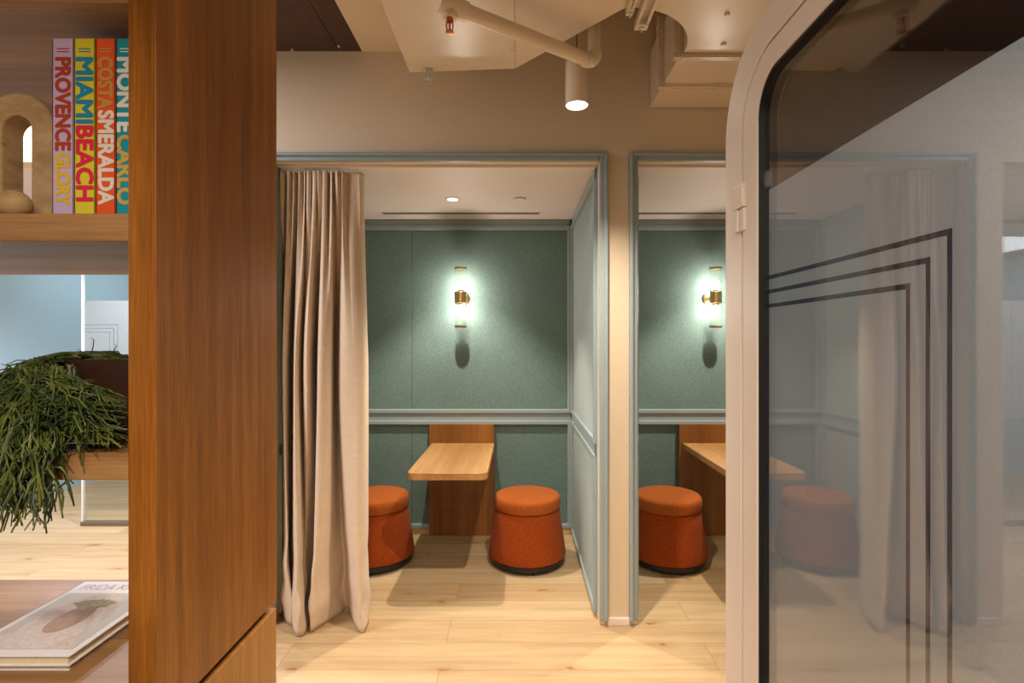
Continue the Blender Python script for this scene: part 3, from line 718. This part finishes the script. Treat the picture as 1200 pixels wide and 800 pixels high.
# the curtain of stems at the left, hanging before the shelf edge
for i in range(150):
    a = rp.uniform(PI * 0.85, PI * 1.30); d = rp.uniform(0.90, 0.985)
    px = 62 - 90 * rp.random() ** 0.8; lim = 628 - 0.25 * abs(px - 22) * rp.random()
    end = Zp(rp.uniform(520, lim), d)
    trail(a, (wx(px, d), d), end, rp.uniform(0.0017, 0.0027), 0.009, 3)
# stems swept across the shelf below the pot, rooted at its left side
for i in range(300):
    d0 = rp.uniform(1.0, 1.1); p0 = Vector((P(rp.uniform(20, 88), d0), d0, zs + rp.uniform(0.05, 0.165)))
    p0 = push(p0); pts = [p0]; tx = P(rp.choice((rp.uniform(60, 120), rp.uniform(115, 152))), d0); tz = zs + rp.uniform(0.004, 0.105); sag = rp.uniform(-.01, .03)
    for k in range(1, 11):
        f = k / 10
        pts.append(push(Vector((p0.x + (tx - p0.x) * f + rp.uniform(-.006, .006), d0 - 0.03 * math.sin(f * PI) + rp.uniform(-.006, .006), p0.z + (tz - p0.z) * f ** .7 + sag * math.sin(f * PI) + rp.uniform(-.004, .004)))))
    r = rp.uniform(0.0016, 0.0026); strand(pts, r, r * .7)
    for j in (4, 6, 8):
        e = pts[j]; h = rp.uniform(-.02, .03)
        strand([e.copy(), push(e + Vector((h, -0.008, rp.uniform(-.012, .008)))), push(e + Vector((h * 1.8, -0.012, rp.uniform(-.035, .006))))], r * .9, r * .6)
# the mound at the left of the pot
for i in range(120):
    a = rp.uniform(PI * 0.85, PI * 1.25); d = rp.uniform(1.02, 1.30)
    px = rp.uniform(-30, 76); trail(a, (wx(px, d), d), zs + rp.uniform(0.01, 0.12), rp.uniform(0.0017, 0.0026), 0.013, 3)
# short tufts over the soil and a few wild sprigs
for i in range(60):
    a = rp.uniform(0, 2 * PI); rr_ = rp.uniform(0.02, 0.13); b = Vector((pc.x + rr_ * math.cos(a), pc.y + rr_ * math.sin(a), zs + 0.155))
    L = rp.uniform(0.012, 0.03)
    strand([b, b + Vector((rp.uniform(-.02, .02), rp.uniform(-.02, .01), L * .8)), b + Vector((rp.uniform(-.05, .04), rp.uniform(-.02, .01), L * .75))], 0.0022, 0.0014)
for px, py, b in ((110, 398, 104), (95, 411, 88), (137, 405, 126), (5, 428, 30)):
    d = 1.2; s = Vector((P(b, d), d, Zp(422, d))); e = Vector((P(px, d), d, Zp(py, d)))
    strand([s, s.lerp(e, .5) + Vector((0.004, 0, .006)), e, e + Vector((-0.006, 0, .004))], 0.0016, 0.0008)
f = obj('foliage', bm, M['stems'], t, True); f['kind'] = 'stuff'

# flat books on the bottom shelf
def flat_book(x0, x1, y0, y1, z0, z1, cover, pages, label, board=0.003):
    t = thing('book', label, 'book', ((x0 + x1) / 2, (y0 + y1) / 2, z0))
    bm = bmesh.new(); box(bm, x0, x1, y0, y1, z0, z0 + board); box(bm, x0, x1, y0, y1, z1 - board, z1); box(bm, x0, x0 + board, y0, y1, z0, z1)
    obj('cover', bm, cover, t, bevel=0.0008)
    obj('page_block', B(x0 + board, x1 - 0.006, y0 + 0.004, y1 - 0.004, z0 + board, z1 - board), pages, t)
    return t
zs2 = 0.8765
wcov = card('white_cover', (226, 220, 216))
flat_book(-1.150, -0.918, 1.082, 1.405, zs2, zs2 + 0.012, wcov, M['paper'], 'thin pale book lying underneath the white portrait book')
t = flat_book(-1.155, -0.912, 1.076, 1.410, zs2 + 0.0125, zs2 + 0.034, wcov, M['paper_tan'], 'white art book with a pale portrait cover lying on the bottom shelf')
zt = zs2 + 0.034
def oval(cx, cy, rx, ry, n=44, wob=0.0, seed=1):
    r = random.Random(seed); return [(cx + rx * math.cos(2 * PI * i / n) * (1 + r.uniform(-wob, wob)), cy + ry * math.sin(2 * PI * i / n) * (1 + r.uniform(-wob, wob))) for i in range(n)]
def clip(poly, x0, x1, y0, y1): return [(min(x1, max(x0, x)), min(y1, max(y0, y))) for x, y in poly]
X0, X1, Y0, Y1 = -1.140, -0.926, 1.100, 1.345
obj('cover_picture', B(X0, X1, Y0, Y1, zt + 0.0001, zt + 0.0003), card('cover_grey', (178, 172, 156)), t)
xm = (X0 + X1) / 2
obj('cover_picture', prism(bmesh.new(), clip(oval(xm, 1.215, 0.080, 0.125, 60, 0.04), X0, X1, Y0 + .001, Y1), 'z', zt + 0.0003, zt + 0.0005), felt('cover_lace', (222, 212, 208), 0.08, scale=120), t)
obj('cover_picture', prism(bmesh.new(), clip([(X0, Y0), (X1, Y0), (X1 - .01, Y0 + .03), (xm + .07, Y0 + .08), (xm - .07, Y0 + .08), (X0 + .005, Y0 + .04)], X0, X1, Y0 + .001, Y1), 'z', zt + 0.0003, zt + 0.00045), felt('cover_lace_lower', (216, 204, 199), 0.1, scale=120), t)
obj('cover_picture', prism(bmesh.new(), oval(xm, 1.222, 0.036, 0.062, 40), 'z', zt + 0.0005, zt + 0.0007), felt('cover_pink', (190, 164, 150), 0.06, scale=60), t)
obj('cover_picture', prism(bmesh.new(), oval(xm, 1.290, 0.046, 0.022, 40, 0.2, 5), 'z', zt + 0.0007, zt + 0.0009), felt('cover_bouquet', (166, 158, 138), 0.3, scale=110), t)
bm = text_bm('FRIDA KAHLO', 0.20, 0.030, 0.0)
for v in bm.verts: v.co = (-1.132 + v.co.x, 1.362 + v.co.y, zt + 0.0003)
obj('title_lettering', bm, card('grey_ink', (140, 140, 142)), t)

# ------------------------------------------------------------------ phone booth pod at the right
PX = 0.535; GX = 0.549
t = thing('phone_booth_pod', 'pale lacquered office phone booth pod with rounded frame at the right', 'phone booth', (1.1, 0.75, 0))
Yn, Yf = 0.12, 1.365
out = rrect(Yn, Yf, 0.012, 2.268, 0.215, 14)
seam = rrect(Yn + 0.097, Yf - 0.097, 0.10, 2.190, 0.150, 14)
seam2 = rrect(Yn + 0.103, Yf - 0.103, 0.106, 2.184, 0.145, 14)
inn = rrect(Yn + 0.181, Yf - 0.181, 0.185, 2.132, 0.085, 14)
bm = bmesh.new(); ring(bm, out, seam, 'x', PX, 1.75); obj('shell', bm, M['pod'], t, True, bevel=0.003)
lin_o = rrect(Yn + 0.099, Yf - 0.099, 0.102, 2.188, 0.149, 14); lin_i = rrect(Yn + 0.13, Yf - 0.13, 0.135, 2.155, 0.12, 14)
bm = bmesh.new(); ring(bm, lin_o, lin_i, 'x', PX + 0.075, 1.70); obj('felt_lining', bm, M['dark_felt'], t, True)
obj('back_panel', prism(bmesh.new(), seam2, 'x', 1.70, 1.745), M['dark_felt'], t)
bm = bmesh.new(); ring(bm, seam2, inn, 'x', PX, PX + 0.05)
door = obj('door', bm, M['pod'], t, True, bevel=0.003)
g1 = rrect(Yn + 0.183, Yf - 0.183, 0.187, 2.130, 0.083, 14); g2 = rrect(Yn + 0.1835, Yf - 0.1835, 0.1875, 2.1295, 0.0825, 14)
bm = bmesh.new(); gi = rrect(Yn + 0.187, Yf - 0.187, 0.191, 2.126, 0.079, 14)
go = rrect(Yn + 0.1815, Yf - 0.1815, 0.1855, 2.1315, 0.0845, 14)
ring(bm, go, gi, 'x', PX + 0.003, PX + 0.045); obj('gasket', bm, M['gasket'], door, True)
obj('glass', prism(bmesh.new(), rrect(Yn + 0.188, Yf - 0.188, 0.192, 2.125, 0.078, 14), 'x', GX, GX + 0.008), M['pod_glass'], door)
# frosted film on the inner face with three fine clear lines
yF, yN, zF, zBm = Yf - 0.189, Yn + 0.189, 1.886, 0.28
lines_y = (0.6835, 0.7196, 0.7564); lines_z = (1.692, 1.6605, 1.629); lw = 0.0084
bm = bmesh.new(); fx = GX + 0.0085
def q(y0, y1, z0, z1):
    box(bm, fx, fx + 0.0003, y0, y1, z0, z1)
h = lw / 2
q(yN, yF, lines_z[0] + h, zF); q(yN, lines_y[0] - h, zBm, lines_z[0] + h)
for i in range(3):
    ly, lz = lines_y[i] + h, lines_z[i] - h
    if i < 2:
        q(ly, yF, lines_z[i + 1] + h, lz); q(ly, lines_y[i + 1] - h, zBm, lines_z[i + 1] + h)
    else: q(ly, yF, zBm, lz)
obj('frosted_film', bm, M['film'], door)
bm = bmesh.new()
for ly, lz in zip(lines_y, lines_z):
    q(ly - h, yF, lz - h, lz + h); q(ly - h, ly + h, zBm, lz - h)
obj('film_line', bm, M['film_line'], door)
bm = bmesh.new(); hy = Yf - 0.099
box(bm, PX - 0.010, PX + 0.004, hy - 0.026, hy + 0.022, Zp(245, 1.27), Zp(218, 1.27)); box(bm, PX - 0.010, PX + 0.004, hy + 0.001, hy + 0.022, Zp(272, 1.27), Zp(246, 1.27))
box(bm, PX - 0.006, PX + 0.004, hy - 0.026, hy, Zp(272, 1.27), Zp(246, 1.27))
obj('hinge', bm, M['pod'], door, bevel=0.002)

# ------------------------------------------------------------------ glass partition beyond the shelf
GD = 4.46
t = thing('glass_partition', 'glass partition with pale film and nested thin lines beyond the bookshelf', 'glass partition', (-2.6, GD, 0))
xa, xj, xb = P(96, GD), P(181, GD), -1.556
for x0, x1 in ((xa + 0.006, xj - 0.002), (xj + 0.002, xb)):
    pane = obj('glass_pane', B(x0, x1, GD, GD + 0.01, 0.03, 2.56), M['clear'], t)
    bm = bmesh.new(); w = x1 - x0; fy = GD + 0.0105
    lx = [x0 + (P(136, GD) - xa) - k * 0.034 for k in range(3)]; lz = [1.692 - k * 0.0315 for k in range(3)]; hh = 0.003
    def qq(a, b, c, d2): box(bm, a, b, fy, fy + 0.0003, c, d2)
    qq(x0, x1, lz[0] + hh, 1.895); qq(lx[0] + hh, x1, 0.9, lz[0] + hh)
    for k in range(3):
        if k < 2: qq(x0, lx[k] - hh, lz[k + 1] + hh, lz[k] - hh); qq(lx[k + 1] + hh, lx[k] - hh, 0.9, lz[k + 1] + hh)
        else: qq(x0, lx[k] - hh, 0.9, lz[k] - hh)
    obj('film', bm, M['film_far'], pane)
obj('bottom_rail', B(xa, xb, GD - 0.02, GD + 0.03, 0.0005, 0.035), M['rail'], t, bevel=0.003)
obj('top_rail', B(xa, xb, GD - 0.02, GD + 0.03, 2.55, 2.574), M['rail'], t, bevel=0.003)
obj('edge_profile', B(xa, xa + 0.012, GD - 0.006, GD + 0.016, 0.035, 2.55), M['edge'], t)
downlight(-2.55, 3.75, 2.575, 'small round downlight in the side room ceiling, mirrored in the pod door')

# ------------------------------------------------------------------ lights
def light(kind, name, loc, power, color, **kw):
    l = bpy.data.lights.new(name, kind); l.energy = power; l.color = color
    for k, v in kw.items():
        if k != 'rot': setattr(l, k, v)
    o = bpy.data.objects.new(name, l); COL.objects.link(o); o.location = loc; o.rotation_euler = kw.get('rot', (0, 0, 0)); return o
WARM = (1.0, 0.86, 0.70); WARM2 = (1.0, 0.87, 0.73); DAY = (0.92, 0.92, 1.0)
light('SPOT', 'pendant_lamp', (px_, py_, 2.57), 195, WARM2, spot_size=math.radians(126), spot_blend=1.0, shadow_soft_size=0.03)
for k, x in enumerate((-0.45, 1.55)):
    light('SPOT', 'booth_downlight_lamp', (x, 3.65, ZC - 0.012), 140, WARM2, spot_size=math.radians(92), spot_blend=0.5, shadow_soft_size=0.022)
# fill lamps added behind the camera, unseen and without fixtures
light('AREA', 'corridor_fill_area', (-0.05, -1.0, 2.55), 40, WARM, shape='RECTANGLE', size=0.9, size_y=0.5)  # added fill for the upper wall, no lamp built here
light('SPOT', 'corridor_fill_spot', (0.0, -0.55, 2.9), 150, WARM2, spot_size=math.radians(140), spot_blend=0.6, shadow_soft_size=0.05)  # added fill for the book spines, no pendant hangs here
# side room and left: one real downlight, the rest added fill for daylight
for lx_ in (-2.55, -3.15): light('SPOT', 'side_room_downlight_and_fill', (lx_, 3.75, 2.55), 120, (0.96, 0.91, 1.0), spot_size=math.radians(150), spot_blend=0.6, shadow_soft_size=0.05)  # first sits at the built downlight, second is added fill without a fixture
light('AREA', 'side_room_fill', (-3.2, 5.9, 2.56), 36, (0.84, 0.92, 1.0), shape='RECTANGLE', size=2.4, size_y=1.6)  # added fill to brighten the side room, no panel built
light('AREA', 'left_floor_fill', (-3.0, 1.9, 3.1), 100, (0.98, 0.92, 0.94), shape='RECTANGLE', size=1.6, size_y=0.8)  # added fill, bounces off the floor onto the shelf undersides

light('AREA', 'left_cool_fill', (-4.6, -0.2, 1.6), 24, (0.92, 0.96, 1.0), shape='RECTANGLE', size=2.2, size_y=2.2, rot=(PI / 2, 0, -PI / 2))  # added cool fill on the pod film, unseen, no window built
w = bpy.data.worlds.new('world'); scene.world = w; w.use_nodes = True
w.node_tree.nodes['Background'].inputs[0].default_value = (1.0, 0.93, 0.85, 1); w.node_tree.nodes['Background'].inputs[1].default_value = 0.10

vs = scene.view_settings
vs.view_transform = 'Standard'; vs.look = 'None'; vs.exposure = 0.14; vs.gamma = 1.0; vs.use_curve_mapping = False
cy_ = scene.cycles
cy_.max_bounces = 10; cy_.diffuse_bounces = 3; cy_.transparent_max_bounces = 16; cy_.sample_clamp_indirect = 6.0; cy_.use_denoising = True; cy_.caustics_reflective = False
